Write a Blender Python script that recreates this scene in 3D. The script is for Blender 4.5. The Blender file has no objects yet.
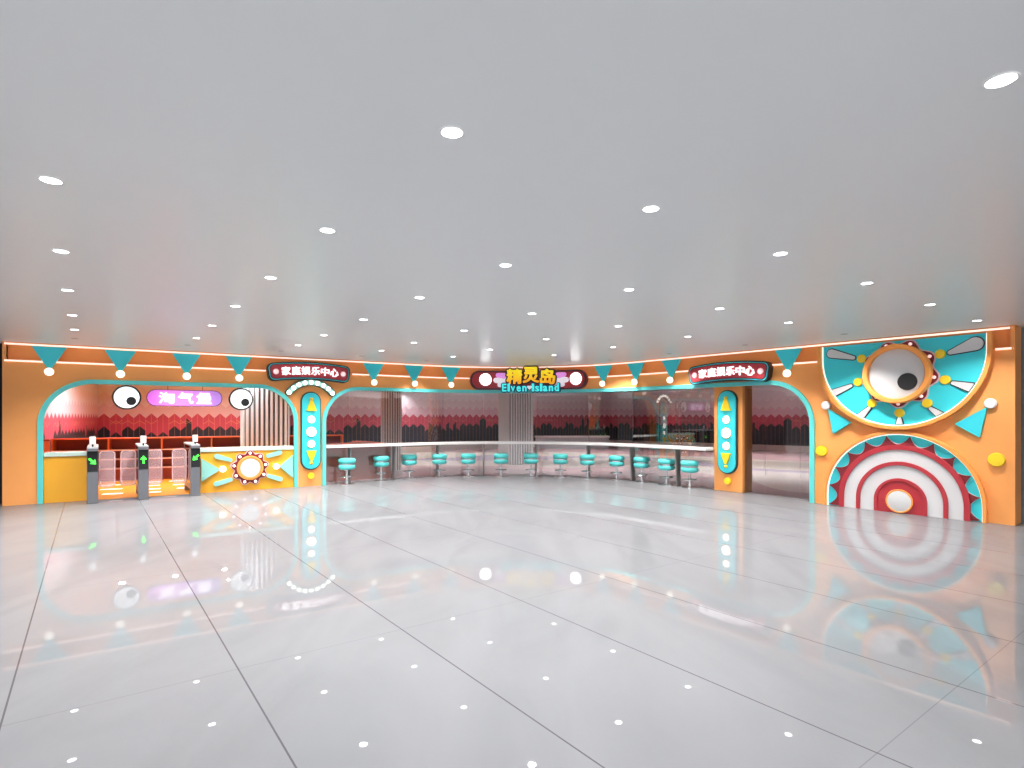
import bpy, bmesh, math, random
from mathutils import Vector, Matrix
random.seed(7)
PI = math.pi
SC = bpy.context.scene
COL = SC.collection

# ------------------------------------------------------------------ camera
F = 570.0          # focal length in pixels of the 1024 px wide frame
CH = 1.8           # camera height
HZ = 416.0         # horizon row
H = 3.294          # ceiling height
cam_d = bpy.data.cameras.new('camera')
cam_d.sensor_width = 36.0
cam_d.lens = F / 1024 * 36.0
cam_d.shift_y = (HZ - 384) / 1024
cam_d.clip_end = 300
cam = bpy.data.objects.new('camera', cam_d)
cam.location = (0, 0, CH); cam.rotation_euler = (PI / 2, 0, 0)
COL.objects.link(cam); SC.camera = cam

# ------------------------------------------------------------------ materials
def lin(c):
    return tuple(((v / 255) / 12.92 if v <= 10.3 else (((v / 255) + .055) / 1.055) ** 2.4) for v in c) + (1,)

MATS = {}
def mat(name, rgb, rough=.45, metal=0., emit=0., spec=.5, ecol=None, coat=0.):
    m = bpy.data.materials.new(name); m.use_nodes = True
    b = m.node_tree.nodes['Principled BSDF']
    c = lin(rgb)
    b.inputs['Base Color'].default_value = c
    b.inputs['Roughness'].default_value = rough
    b.inputs['Metallic'].default_value = metal
    b.inputs['Specular IOR Level'].default_value = spec
    b.inputs['Coat Weight'].default_value = coat
    if emit:
        b.inputs['Emission Color'].default_value = lin(ecol) if ecol else c
        b.inputs['Emission Strength'].default_value = emit
    MATS[name] = m
    return m

def vary(m, scale, amt, bump=0.):
    """slight procedural unevenness of a paint"""
    nt = m.node_tree; b = nt.nodes['Principled BSDF']
    tc = nt.nodes.new('ShaderNodeTexCoord'); n = nt.nodes.new('ShaderNodeTexNoise'); n.inputs['Scale'].default_value = scale
    n.inputs['Detail'].default_value = 4
    nt.links.new(tc.outputs['Object'], n.inputs['Vector'])
    mx = nt.nodes.new('ShaderNodeMix'); mx.data_type = 'RGBA'
    c = b.inputs['Base Color'].default_value
    mx.inputs[6].default_value = [v * (1 - amt) for v in c[:3]] + [1]
    mx.inputs[7].default_value = [min(1, v * (1 + amt)) for v in c[:3]] + [1]
    nt.links.new(n.outputs['Fac'], mx.inputs[0]); nt.links.new(mx.outputs[2], b.inputs['Base Color'])
    return m

ORANGE = vary(mat('orange_paint', (250, 168, 96), .5, spec=.3), 3, .05)
ORANGE_LT = mat('orange_rim', (250, 164, 84), .45, spec=.3)
TEAL = mat('teal_paint', (58, 212, 224), .4)
TEAL_TRIM = mat('teal_trim', (98, 216, 214), .4)
MINT = mat('mint_paint', (150, 214, 204), .45)
MINT_TOP = mat('mint_white_stone', (206, 232, 222), .25)
YELLOW = mat('yellow_paint', (250, 214, 40), .4)
AMBER = vary(mat('amber_panel', (246, 176, 42), .45), 2, .03)
RED = mat('red_paint', (176, 44, 54), .45)
DRED = mat('dark_red_paint', (122, 24, 34), .45)
WHITE = mat('white_paint', (238, 236, 236), .4)
MURALW = mat('off_white_mural_paint', (214, 213, 214), .5)
BLACK = mat('black_paint', (24, 24, 27), .4)
CHAR = mat('charcoal_edge', (44, 38, 46), .5)
PINKEDGE = mat('pale_pink_edge', (238, 200, 205), .5)
NAVY = mat('deep_teal_backing', (28, 60, 66), .5)
METAL = mat('grey_metal', (112, 114, 120), .35, .3)
CHROME = mat('chrome', (225, 225, 228), .18, .85)
STEEL = mat('brushed_steel_dark', (140, 132, 132), .35, .3)
GREYTRIM = mat('light_grey_plastic', (176, 178, 182), .4)
STOOL = mat('turquoise_vinyl', (92, 214, 212), .35)
BROWN = mat('red_brown_board', (150, 46, 24), .5)
BROWNEDGE = mat('orange_shelf_edge', (245, 120, 70), .5)
PINKLINE = mat('pale_shelf_edge', (250, 190, 170), .5)
SCREEN = mat('black_screen', (6, 7, 8), .1)
WORKTOP = mat('white_solid_worktop', (246, 240, 240), .25)
WALL_D = mat('dark_wall_paint', (26, 28, 32), .8)
WALL_G = mat('grey_wall_paint', (120, 126, 134), .6)
SLATW = mat('pale_slat', (208, 210, 214), .5)
SLATD = mat('umber_slat_recess', (104, 104, 108), .6)
SLATG = mat('silver_slat', (214, 214, 214), .35, .1)
SLATG2 = mat('dark_silver_recess', (120, 120, 120), .5)
TUBE = mat('warm_tube_light', (255, 222, 204), .4, emit=.8)
BULB = mat('cream_bulb', (255, 246, 230), .4, emit=2.4)
BULBF = mat('pennant_bulb', (255, 240, 218), .4, emit=1.0)
BULBP = mat('pink_white_bulb', (252, 214, 214), .4, emit=.55)
BULBW = mat('white_lightbox', (255, 252, 252), .4, emit=3.2)
EYEW = mat('white_lit_disc', (255, 255, 255), .4, emit=.55)
GREEN = mat('green_led', (60, 250, 60), .4, emit=2.5)
TEXTW = mat('lit_white_letter', (255, 250, 252), .4, emit=.75)
LED = mat('warm_white_edge_light', (255, 240, 224), .4, emit=.8)
DOWN = mat('downlight_lens', (255, 255, 255), .4, emit=9)
STRIPEW = mat('white_floor_paint', (252, 244, 236), .4)
PLAYFLOOR = mat('amber_vinyl_floor', (226, 142, 34), .25)
LTEXT = mat('teal_letter', (70, 224, 226), .4, emit=.5)
LNAVY = mat('dark_blue_letter_edge', (18, 72, 110), .4)
LYEL = None

def ramp_paint(name, stops, axis=2, lo=0., hi=1., emit=0.):
    """a printed two-tone face: colour changes along a local axis"""
    m = bpy.data.materials.new(name); m.use_nodes = True; nt = m.node_tree; b = nt.nodes['Principled BSDF']
    tc = nt.nodes.new('ShaderNodeTexCoord'); sp = nt.nodes.new('ShaderNodeSeparateXYZ'); mr = nt.nodes.new('ShaderNodeMapRange')
    mr.inputs[1].default_value = lo; mr.inputs[2].default_value = hi
    r = nt.nodes.new('ShaderNodeValToRGB')
    while len(r.color_ramp.elements) < len(stops): r.color_ramp.elements.new(.5)
    for e, (p, c) in zip(r.color_ramp.elements, stops): e.position = p; e.color = lin(c)
    nt.links.new(tc.outputs['Object'], sp.inputs[0]); nt.links.new(sp.outputs[axis], mr.inputs[0])
    nt.links.new(mr.outputs[0], r.inputs[0]); nt.links.new(r.outputs[0], b.inputs['Base Color'])
    if emit:
        nt.links.new(r.outputs[0], b.inputs['Emission Color']); b.inputs['Emission Strength'].default_value = emit
    b.inputs['Roughness'].default_value = .4
    return m
PILL = ramp_paint('pink_to_lilac_lightbox', [(0, (252, 112, 250)), (.35, (250, 150, 250)), (1, (186, 140, 232))], 0, -.85, .85, .32)
LYEL = ramp_paint('yellow_amber_letter', [(0, (252, 150, 20)), (.5, (253, 200, 20)), (1, (255, 226, 30))], 2, -.27, .2, .35)

def glass(name, tint, ior, refl=(1, 1, 1)):
    m = bpy.data.materials.new(name); m.use_nodes = True; nt = m.node_tree
    nt.nodes.remove(nt.nodes['Principled BSDF']); out = nt.nodes['Material Output']
    t = nt.nodes.new('ShaderNodeBsdfTransparent'); t.inputs[0].default_value = tuple(tint) + (1,)
    g = nt.nodes.new('ShaderNodeBsdfGlossy'); g.inputs['Roughness'].default_value = 0.0; g.inputs[0].default_value = tuple(refl) + (1,)
    f = nt.nodes.new('ShaderNodeFresnel'); f.inputs[0].default_value = ior
    mx = nt.nodes.new('ShaderNodeMixShader')
    nt.links.new(f.outputs[0], mx.inputs[0]); nt.links.new(t.outputs[0], mx.inputs[1]); nt.links.new(g.outputs[0], mx.inputs[2])
    nt.links.new(mx.outputs[0], out.inputs[0])
    return m
GLASS = glass('tinted_shop_glass', (.88, .865, .872), 1.6)
ACRYL = glass('pink_clear_acrylic', (.93, .84, .86), 1.35)
def acrylic():
    m = bpy.data.materials.new('frosted_pink_acrylic'); m.use_nodes = True; nt = m.node_tree
    b = nt.nodes['Principled BSDF']; b.inputs['Base Color'].default_value = lin((250, 214, 218)); b.inputs['Roughness'].default_value = .1
    b.inputs['Alpha'].default_value = .30
    return m
ACRYL = acrylic()
DGLASS = glass('smoked_glass', (.35, .27, .29), 1.5)

def math_node(nt, op, a, b=None, c=None):
    n = nt.nodes.new('ShaderNodeMath'); n.operation = op
    for k, v in enumerate((a, b, c)):
        if v is None: continue
        if isinstance(v, (int, float)): n.inputs[k].default_value = v
        else: nt.links.new(v, n.inputs[k])
    return n.outputs[0]

def mixc(nt, fac, a, b):
    n = nt.nodes.new('ShaderNodeMix'); n.data_type = 'RGBA'
    nt.links.new(fac, n.inputs[0])
    for k, v in ((6, a), (7, b)):
        if isinstance(v, tuple): n.inputs[k].default_value = v
        else: nt.links.new(v, n.inputs[k])
    return n.outputs[2]

def hexwall():
    m = bpy.data.materials.new('hexagon_skyline_wallcovering'); m.use_nodes = True; nt = m.node_tree; b = nt.nodes['Principled BSDF']
    uv = nt.nodes.new('ShaderNodeUVMap'); uv.uv_map = 'UVMap'
    sp = nt.nodes.new('ShaderNodeSeparateXYZ'); nt.links.new(uv.outputs[0], sp.inputs[0])
    M = lambda *a: math_node(nt, *a)
    u = M('DIVIDE', sp.outputs[0], .40); v = sp.outputs[1]
    fr = M('FRACT', u); zig = M('MULTIPLY', M('ABSOLUTE', M('SUBTRACT', fr, .5)), 2.0)
    za = M('MULTIPLY', zig, .18)
    hexid = M('FLOOR', u); half = M('FLOOR', M('MULTIPLY', u, 2.0))
    def rnd(x, seed):
        w = nt.nodes.new('ShaderNodeTexWhiteNoise'); w.noise_dimensions = '1D'
        nt.links.new(M('ADD', x, seed), w.inputs['W']); return w.outputs['Value']
    def below(z, off=None):
        t = M('SUBTRACT', z, za) if isinstance(z, (int, float)) else M('SUBTRACT', z, za)
        return M('LESS_THAN', v, t), t
    col = lin((240, 240, 244))
    k, _ = below(3.1); c = mixc(nt, k, col, lin((236, 230, 234)))
    k, _ = below(2.72); c = mixc(nt, k, c, lin((232, 214, 220)))
    k, _ = below(2.30); c = mixc(nt, k, c, lin((224, 188, 198)))
    k, t1 = below(1.90); c = mixc(nt, k, c, lin((192, 72, 94)))
    # gold inlay in the red band
    inred = k
    g1 = M('LESS_THAN', M('ABSOLUTE', M('SUBTRACT', v, M('ADD', M('MULTIPLY', zig, -.13), 1.62))), .012)
    g1 = M('MULTIPLY', g1, M('GREATER_THAN', rnd(hexid, 41.3), .55))
    g2 = M('LESS_THAN', M('ABSOLUTE', M('SUBTRACT', v, M('ADD', M('MULTIPLY', zig, .13), 1.50))), .012)
    g2 = M('MULTIPLY', g2, M('GREATER_THAN', rnd(hexid, 17.9), .6))
    # skyline of black bars
    r1 = rnd(hexid, 3.7); r2 = rnd(half, 91.1)
    hgt = M('ADD', 1.42, M('MULTIPLY', M('LESS_THAN', r1, .3), -.22))
    hgt = M('ADD', hgt, M('MULTIPLY', M('LESS_THAN', r2, .13), .30))
    hgt = M('ADD', hgt, M('MULTIPLY', M('GREATER_THAN', r2, .88), -.12))
    kb, _ = below(hgt)
    f2 = M('FRACT', M('MULTIPLY', u, 2.0))
    vl = M('GREATER_THAN', M('ABSOLUTE', M('SUBTRACT', f2, .5)), .466)
    gold = M('MAXIMUM', M('MAXIMUM', g1, g2), vl); gold = M('MULTIPLY', gold, inred)
    c = mixc(nt, kb, c, lin((26, 32, 46)))
    gold = M('MULTIPLY', gold, M('SUBTRACT', .7, M('MULTIPLY', kb, .3)))
    c = mixc(nt, gold, c, lin((226, 150, 112)))
    kf = M('LESS_THAN', v, .30); c = mixc(nt, kf, c, lin((212, 196, 186)))
    nt.links.new(c, b.inputs['Base Color']); b.inputs['Roughness'].default_value = .5
    return m
HEX = hexwall()

def tilefloor():
    m = bpy.data.materials.new('polished_pale_tile'); m.use_nodes = True; nt = m.node_tree; b = nt.nodes['Principled BSDF']
    tc = nt.nodes.new('ShaderNodeTexCoord'); sp = nt.nodes.new('ShaderNodeSeparateXYZ'); nt.links.new(tc.outputs['Object'], sp.inputs[0])
    M = lambda *a: math_node(nt, *a)
    k = 1.575
    t = M('FRACT', M('DIVIDE', M('ADD', M('ADD', sp.outputs[0], M('MULTIPLY', sp.outputs[1], .7404)), .52 + 40 * k), k))
    line = M('GREATER_THAN', M('ABSOLUTE', M('SUBTRACT', t, .5)), .4957)
    t2 = M('FRACT', M('DIVIDE', M('ADD', M('SUBTRACT', sp.outputs[1], M('MULTIPLY', sp.outputs[0], .7404)), 80.3), 3.9))
    line2 = M('MULTIPLY', M('GREATER_THAN', M('ABSOLUTE', M('SUBTRACT', t2, .5)), .4990), .45)
    n = nt.nodes.new('ShaderNodeTexNoise'); n.inputs['Scale'].default_value = 1.1; n.inputs['Detail'].default_value = 9; n.inputs['Distortion'].default_value = 1.6
    mp = nt.nodes.new('ShaderNodeMapping'); mp.inputs['Scale'].default_value = (1, .35, 1); mp.inputs['Rotation'].default_value = (0, 0, .64)
    nt.links.new(tc.outputs['Object'], mp.inputs[0]); nt.links.new(mp.outputs[0], n.inputs['Vector'])
    r = nt.nodes.new('ShaderNodeValToRGB')
    r.color_ramp.elements[0].position = .30; r.color_ramp.elements[0].color = lin((120, 121, 124))
    r.color_ramp.elements[1].position = .62; r.color_ramp.elements[1].color = lin((127, 128, 131))
    nt.links.new(n.outputs['Fac'], r.inputs[0])
    c = mixc(nt, M('MAXIMUM', line, line2), r.outputs[0], lin((84, 83, 86)))
    nt.links.new(c, b.inputs['Base Color'])
    b.inputs['Roughness'].default_value = .9; b.inputs['Specular IOR Level'].default_value = 0
    gl = nt.nodes.new('ShaderNodeBsdfGlossy'); gl.inputs['Roughness'].default_value = .012; gl.inputs[0].default_value = (1, 1, 1, 1)
    fr = nt.nodes.new('ShaderNodeFresnel'); fr.inputs[0].default_value = 1.35
    fac = M('ADD', .10, M('MULTIPLY', fr.outputs[0], .38))
    mx = nt.nodes.new('ShaderNodeMixShader'); nt.links.new(fac, mx.inputs[0]); nt.links.new(b.outputs[0], mx.inputs[1]); nt.links.new(gl.outputs[0], mx.inputs[2])
    nt.links.new(mx.outputs[0], nt.nodes['Material Output'].inputs[0])
    return m
TILE = tilefloor()

def shopfloor():
    m = bpy.data.materials.new('poured_shop_floor'); m.use_nodes = True; nt = m.node_tree; b = nt.nodes['Principled BSDF']
    tc = nt.nodes.new('ShaderNodeTexCoord'); M = lambda *a: math_node(nt, *a)
    n = nt.nodes.new('ShaderNodeTexNoise'); n.inputs['Scale'].default_value = .16; n.inputs['Detail'].default_value = 1
    nt.links.new(tc.outputs['Object'], n.inputs['Vector'])
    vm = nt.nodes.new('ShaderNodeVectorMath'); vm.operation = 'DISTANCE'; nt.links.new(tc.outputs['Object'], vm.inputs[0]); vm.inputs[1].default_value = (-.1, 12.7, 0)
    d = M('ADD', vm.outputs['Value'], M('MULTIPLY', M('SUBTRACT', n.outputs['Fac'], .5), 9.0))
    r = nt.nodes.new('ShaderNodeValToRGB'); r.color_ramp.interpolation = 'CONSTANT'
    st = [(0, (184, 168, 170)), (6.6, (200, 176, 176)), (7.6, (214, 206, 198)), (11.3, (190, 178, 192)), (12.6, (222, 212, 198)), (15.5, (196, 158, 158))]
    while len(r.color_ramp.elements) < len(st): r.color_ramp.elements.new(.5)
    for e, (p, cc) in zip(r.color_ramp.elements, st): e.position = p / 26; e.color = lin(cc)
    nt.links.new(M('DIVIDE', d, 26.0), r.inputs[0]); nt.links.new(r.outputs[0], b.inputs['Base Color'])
    b.inputs['Roughness'].default_value = .22
    return m
SHOPFLOOR = shopfloor()

def ceilmat():
    m = mat('satin_stretch_ceiling', (230, 232, 233), .3, spec=.35)
    return vary(m, .5, .012)
CEIL = ceilmat()

# ------------------------------------------------------------------ plan of the front
A0 = Vector((-10.17, 11.385)); A1 = Vector((-4.273, 15.22)); B0 = Vector((5.865, 12.29)); B1 = Vector((8.208, 9.395))
dA = (A1 - A0).normalized(); dB = (B1 - B0).normalized()
def inter(p, d, q, e):
    k = d.x * e.y - d.y * e.x; w = q - p
    return p + d * ((w.x * e.y - w.y * e.x) / k)
V = inter(A0, dA, B0, dB)
aA = math.atan2(dA.y, dA.x); aB = math.atan2(dB.y, dB.x); TURN = aA - aB
RAD = 4.38; TL = RAD * math.tan(TURN / 2)
P0 = V - dA * TL; P1 = V + dB * TL
CEN = P0 + Vector((dA.y, -dA.x)) * RAD
ARC = RAD * TURN
def path(s):
    """point and tangent; s = 0 at the first tangent point"""
    if s <= 0: return P0 + dA * s, dA
    if s >= ARC: return P1 + dB * (s - ARC), dB
    a = aA - s / RAD
    return CEN + Vector((-math.sin(a), math.cos(a))) * RAD, Vector((math.cos(a), math.sin(a)))
def PT(s, d=0.):
    p, t = path(s)
    return p + Vector((t.y, -t.x)) * d      # d > 0: towards the hall
def S(px, d=0.):
    lo, hi = -14., 16.
    for _ in range(60):
        m = (lo + hi) / 2; p = PT(m, d)
        if p.y <= .5 or 512 + F * p.x / p.y > px: hi = m
        else: lo = m
    return (lo + hi) / 2
def Zp(px, py, d=0.):
    return CH + (HZ - py) * PT(S(px, d), d).y / F
def SZ(px, py, d=0.): return S(px, d), Zp(px, py, d)
def frame(s, z=0., d=0.):
    p = PT(s, d); t = path(s)[1]
    return Matrix.Translation((p.x, p.y, z)) @ Matrix.Rotation(math.atan2(t.y, t.x), 4, 'Z')

# ------------------------------------------------------------------ mesh builder
class G:
    def __init__(s): s.v = []; s.f = []; s.uv = None
    def add(s, vs, fs):
        o = len(s.v); s.v += [tuple(v) for v in vs]; s.f += [tuple(i + o for i in f) for f in fs]; return s
    def box(s, x0, x1, y0, y1, z0, z1):
        return s.add([(x0, y0, z0), (x1, y0, z0), (x1, y1, z0), (x0, y1, z0), (x0, y0, z1), (x1, y0, z1), (x1, y1, z1), (x0, y1, z1)],
                     [(0, 3, 2, 1), (4, 5, 6, 7), (0, 1, 5, 4), (1, 2, 6, 5), (2, 3, 7, 6), (3, 0, 4, 7)])
    def prism(s, pts, y0, y1):
        """outline (x,z) extruded from y0 (hall side) to y1"""
        n = len(pts)
        vs = [(x, y0, z) for x, z in pts] + [(x, y1, z) for x, z in pts]
        fs = [tuple(range(n)), tuple(range(2 * n - 1, n - 1, -1))] + [(i, i + n, (i + 1) % n + n, (i + 1) % n) for i in range(n)]
        return s.add(vs, fs)
    def band(s, outer, inner, y0, y1, closed=True):
        """a frame between two outlines of equal count"""
        n = len(outer)
        vs = [(x, y0, z) for x, z in outer] + [(x, y0, z) for x, z in inner] + [(x, y1, z) for x, z in outer] + [(x, y1, z) for x, z in inner]
        fs = []
        for i in range(n if closed else n - 1):
            j = (i + 1) % n
            fs += [(i, j, n + j, n + i), (2 * n + i, 3 * n + i, 3 * n + j, 2 * n + j), (i, 2 * n + i, 2 * n + j, j), (n + i, n + j, 3 * n + j, 3 * n + i)]
        if not closed:
            fs += [(0, n, 3 * n, 2 * n), (n - 1, 3 * n - 1, 4 * n - 1, 2 * n - 1)]
        return s.add(vs, fs)
    def lathe(s, prof, axis='z', n=32, c=(0, 0, 0)):
        """profile [(r, h)], turned about z, or about y (h then runs towards the hall, -y)"""
        vs = []; fs = []; idx = []
        for r, h in prof:
            if r < 1e-6:
                idx.append([len(vs)]); vs.append((0, 0, h))
            else:
                idx.append(list(range(len(vs), len(vs) + n)))
                vs += [(r * math.cos(2 * PI * k / n), r * math.sin(2 * PI * k / n), h) for k in range(n)]
        for a, b in zip(idx, idx[1:]):
            if len(a) == 1 and len(b) == 1: continue
            for k in range(n):
                k2 = (k + 1) % n
                if len(a) == 1: fs.append((a[0], b[k], b[k2]))
                elif len(b) == 1: fs.append((a[k], b[0], a[k2]))
                else: fs.append((a[k], b[k], b[k2], a[k2]))
        if len(idx[0]) > 1: fs.append(tuple(idx[0]))
        if len(idx[-1]) > 1: fs.append(tuple(reversed(idx[-1])))
        if axis == 'y': vs = [(x, -h, z) for x, z, h in vs]
        return s.add([(x + c[0], y + c[1], z + c[2]) for x, y, z in vs], fs)
    def ball(s, r, c=(0, 0, 0), n=20, sy=1.):
        prof = [(r * math.sin(PI * k / 12), -r * math.cos(PI * k / 12)) for k in range(13)]
        prof[0] = (0, -r); prof[-1] = (0, r)
        g = G().lathe(prof, 'z', n)
        return s.add([(x + c[0], y * sy + c[1], z + c[2]) for x, y, z in g.v], g.f)
    def torus(s, R, r, c=(0, 0, 0), axis='z', n=36, m=10):
        vs = []; fs = []
        for i in range(n):
            a = 2 * PI * i / n
            for j in range(m):
                b = 2 * PI * j / m; q = R + r * math.cos(b)
                p = (q * math.cos(a), q * math.sin(a), r * math.sin(b))
                if axis == 'y': p = (p[0], p[2], p[1])
                vs.append((p[0] + c[0], p[1] + c[1], p[2] + c[2]))
                i2 = (i + 1) % n; j2 = (j + 1) % m
                fs.append((i * m + j, i2 * m + j, i2 * m + j2, i * m + j2))
        return s.add(vs, fs)
    def tube(s, pts, r, m=10):
        pts = [Vector(p) for p in pts]; vs = []; fs = []
        for i, p in enumerate(pts):
            t = (pts[min(i + 1, len(pts) - 1)] - pts[max(i - 1, 0)]).normalized()
            a = Vector((0, 0, 1)) if abs(t.z) < .9 else Vector((1, 0, 0))
            u = t.cross(a).normalized(); w = t.cross(u)
            vs += [p + (u * math.cos(2 * PI * k / m) + w * math.sin(2 * PI * k / m)) * r for k in range(m)]
        for i in range(len(pts) - 1):
            for k in range(m):
                k2 = (k + 1) % m; fs.append((i * m + k, i * m + k2, (i + 1) * m + k2, (i + 1) * m + k))
        fs += [tuple(range(m)), tuple(range(len(pts) * m - 1, (len(pts) - 1) * m - 1, -1))]
        return s.add(vs, fs)
    def tf(s, M):
        s.v = [tuple(M @ Vector(v)) for v in s.v]; return s
    def bend(s, s0, d0=0.):
        """wrap local x along the curved front about station s0"""
        inv = frame(s0, 0, d0).inverted(); out = []
        for x, y, z in s.v:
            p = PT(s0 + x, d0 - y); out.append(tuple(inv @ Vector((p.x, p.y, z))))
        s.v = out; return s

def newobj(name, data): o = bpy.data.objects.new(name, data); COL.objects.link(o); return o
def tag(o, label=None, cat=None, group=None, kind=None):
    if label: o['label'] = label
    if cat: o['category'] = cat
    if group: o['group'] = group
    if kind: o['kind'] = kind
    return o
def build(g, name, m, parent=None, M=None, smooth=None, bevel=0., uv=None):
    me = bpy.data.meshes.new(name); me.from_pydata(g.v, [], g.f); me.materials.append(m)
    bm = bmesh.new(); bm.from_mesh(me)
    if uv is None: bmesh.ops.recalc_face_normals(bm, faces=bm.faces)
    bm.to_mesh(me); bm.free(); me.validate()
    if uv:
        l = me.uv_layers.new(name='UVMap')
        for lp in me.loops: l.data[lp.index].uv = uv[lp.vertex_index]
    if smooth:
        me.polygons.foreach_set('use_smooth', [True] * len(me.polygons)); me.set_sharp_from_angle(angle=math.radians(smooth))
    o = newobj(name, me)
    if parent: o.parent = parent
    if M is not None: o.matrix_local = M if parent else M
    if bevel:
        b = o.modifiers.new('bevel', 'BEVEL'); b.width = bevel; b.segments = 2; b.limit_method = 'ANGLE'; b.angle_limit = math.radians(50)
        b.use_clamp_overlap = True
    return o
def thing(name, label, cat, M, group=None):
    o = newobj(name, None); o.empty_display_size = .1; o.matrix_world = M
    return tag(o, label, cat, group)
def struct(o): o['kind'] = 'structure'; return o
def copy_tree(o, parent=None):
    c = o.copy(); COL.objects.link(c); c.parent = parent
    for ch in list(o.children): copy_tree(ch, c)
    return c

# outlines
def rrect(w, h, r, n=10):
    r = min(r, w / 2, h / 2); pts = []
    for cx, cz, a in ((w / 2 - r, h / 2 - r, 0), (-w / 2 + r, h / 2 - r, 90), (-w / 2 + r, -h / 2 + r, 180), (w / 2 - r, -h / 2 + r, 270)):
        for k in range(n + 1):
            t = math.radians(a + 90 * k / n); pts.append((cx + r * math.cos(t), cz + r * math.sin(t)))
    out = []
    for p in pts:
        if not out or math.dist(p, out[-1]) > 1e-5: out.append(p)
    if math.dist(out[0], out[-1]) < 1e-5: out.pop()
    return out
def densify(pts, step=.08):
    out = []
    for a, b in zip(pts, pts[1:] + pts[:1]):
        n = max(1, int(math.dist(a, b) / step))
        out += [(a[0] + (b[0] - a[0]) * k / n, a[1] + (b[1] - a[1]) * k / n) for k in range(n)]
    return out
def arcbend(pts, R): return [((R + z) * math.sin(x / R), (R + z) * math.cos(x / R) - R) for x, z in pts]
def circ(r, n=40, c=(0, 0)): return [(c[0] + r * math.cos(2 * PI * k / n), c[1] + r * math.sin(2 * PI * k / n)) for k in range(n)]
def taper(p0, r0, p1, r1, n=10):
    """outline around two circles"""
    p0 = Vector(p0); p1 = Vector(p1); d = p1 - p0; a = math.atan2(d.y, d.x); k = math.acos(max(-1, min(1, (r0 - r1) / d.length)))
    pts = []
    for i in range(n + 1):
        t = a - k + 2 * k * i / n; pts.append((p1.x + r1 * math.cos(t), p1.y + r1 * math.sin(t)))
    for i in range(n + 1):
        t = a + k + (2 * PI - 2 * k) * i / n; pts.append((p0.x + r0 * math.cos(t), p0.y + r0 * math.sin(t)))
    return pts
def tri_round(pts, r=.015, n=3):
    """polygon with softened corners"""
    out = []; m = len(pts)
    for i in range(m):
        p = Vector(pts[i]); a = (Vector(pts[i - 1]) - p).normalized(); b = (Vector(pts[(i + 1) % m]) - p).normalized()
        for k in range(n + 1):
            t = k / n; q0 = p + a * r * 1.5; q1 = p + b * r * 1.5
            q = q0 * (1 - t) ** 2 + p * 2 * t * (1 - t) + q1 * t ** 2; out.append((q.x, q.y))
    return out
def cog(n, rt, rv, a0, p=2.0, m=12):
    out = []
    for k in range(n * m):
        a = a0 + 2 * PI * k / (n * m); c = abs(math.cos(n * (a - a0) / 2)) ** p
        r = rv + (rt - rv) * c; out.append((r * math.cos(a), r * math.sin(a)))
    return out

_gl = {}
def glyph(ch, off):
    if (ch, off) in _gl: return _gl[ch, off]
    c = bpy.data.curves.new('g', 'FONT'); c.body = ch; c.offset = off; c.extrude = .5; c.resolution_u = 4
    o = bpy.data.objects.new('g', c); COL.objects.link(o); bpy.context.view_layer.update()
    me = bpy.data.meshes.new_from_object(o.evaluated_get(bpy.context.evaluated_depsgraph_get()))
    r = ([tuple(v.co) for v in me.vertices], [tuple(p.vertices) for p in me.polygons])
    bpy.data.objects.remove(o); bpy.data.meshes.remove(me)
    _gl[ch, off] = r
    return r
def glyph_g(ch, w, h, off, y0, y1, base=.0, ref=None):
    """letter ch filling a w x h box about the origin, from y0 (front) to y1"""
    rv, _ = glyph(ch, 0.)
    x0 = min(v[0] for v in rv); x1 = max(v[0] for v in rv); z0 = min(v[1] for v in rv); z1 = max(v[1] for v in rv)
    vs, fs = glyph(ch, 0.); g = G(); n = 12 if off > .05 else 8
    for k in range(n):
        ox, oz = off * math.cos(2 * PI * k / n), off * math.sin(2 * PI * k / n); e = .0004 * k
        g.add([((x - (x0 + x1) / 2) * w / (x1 - x0) + ox, y0 + e if z > 0 else y1, (y - (z0 + z1) / 2) * h / (z1 - z0) + oz) for x, y, z in vs], fs)
    return g
def shift(g, x=0, y=0, z=0, rot=0): return g.tf(Matrix.Translation((x, y, z)) @ Matrix.Rotation(-rot, 4, 'Y'))

# ------------------------------------------------------------------ the setting
def slab(name, poly, z0, z1, m):
    n = len(poly); g = G()
    g.add([(x, y, z0) for x, y in poly] + [(x, y, z1) for x, y in poly],
          [tuple(reversed(range(n))), tuple(range(n, 2 * n))] + [(i, (i + 1) % n, (i + 1) % n + n, i + n) for i in range(n)])
    return struct(build(g, name, m))
slab('floor', [(-26, -3), (24, -3), (24, 44), (-26, 44)], -.2, 0, TILE)
slab('ceiling', [(-26, -3), (24, -3), (24, 44), (-26, 44)], H, H + .2, CEIL)

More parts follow.
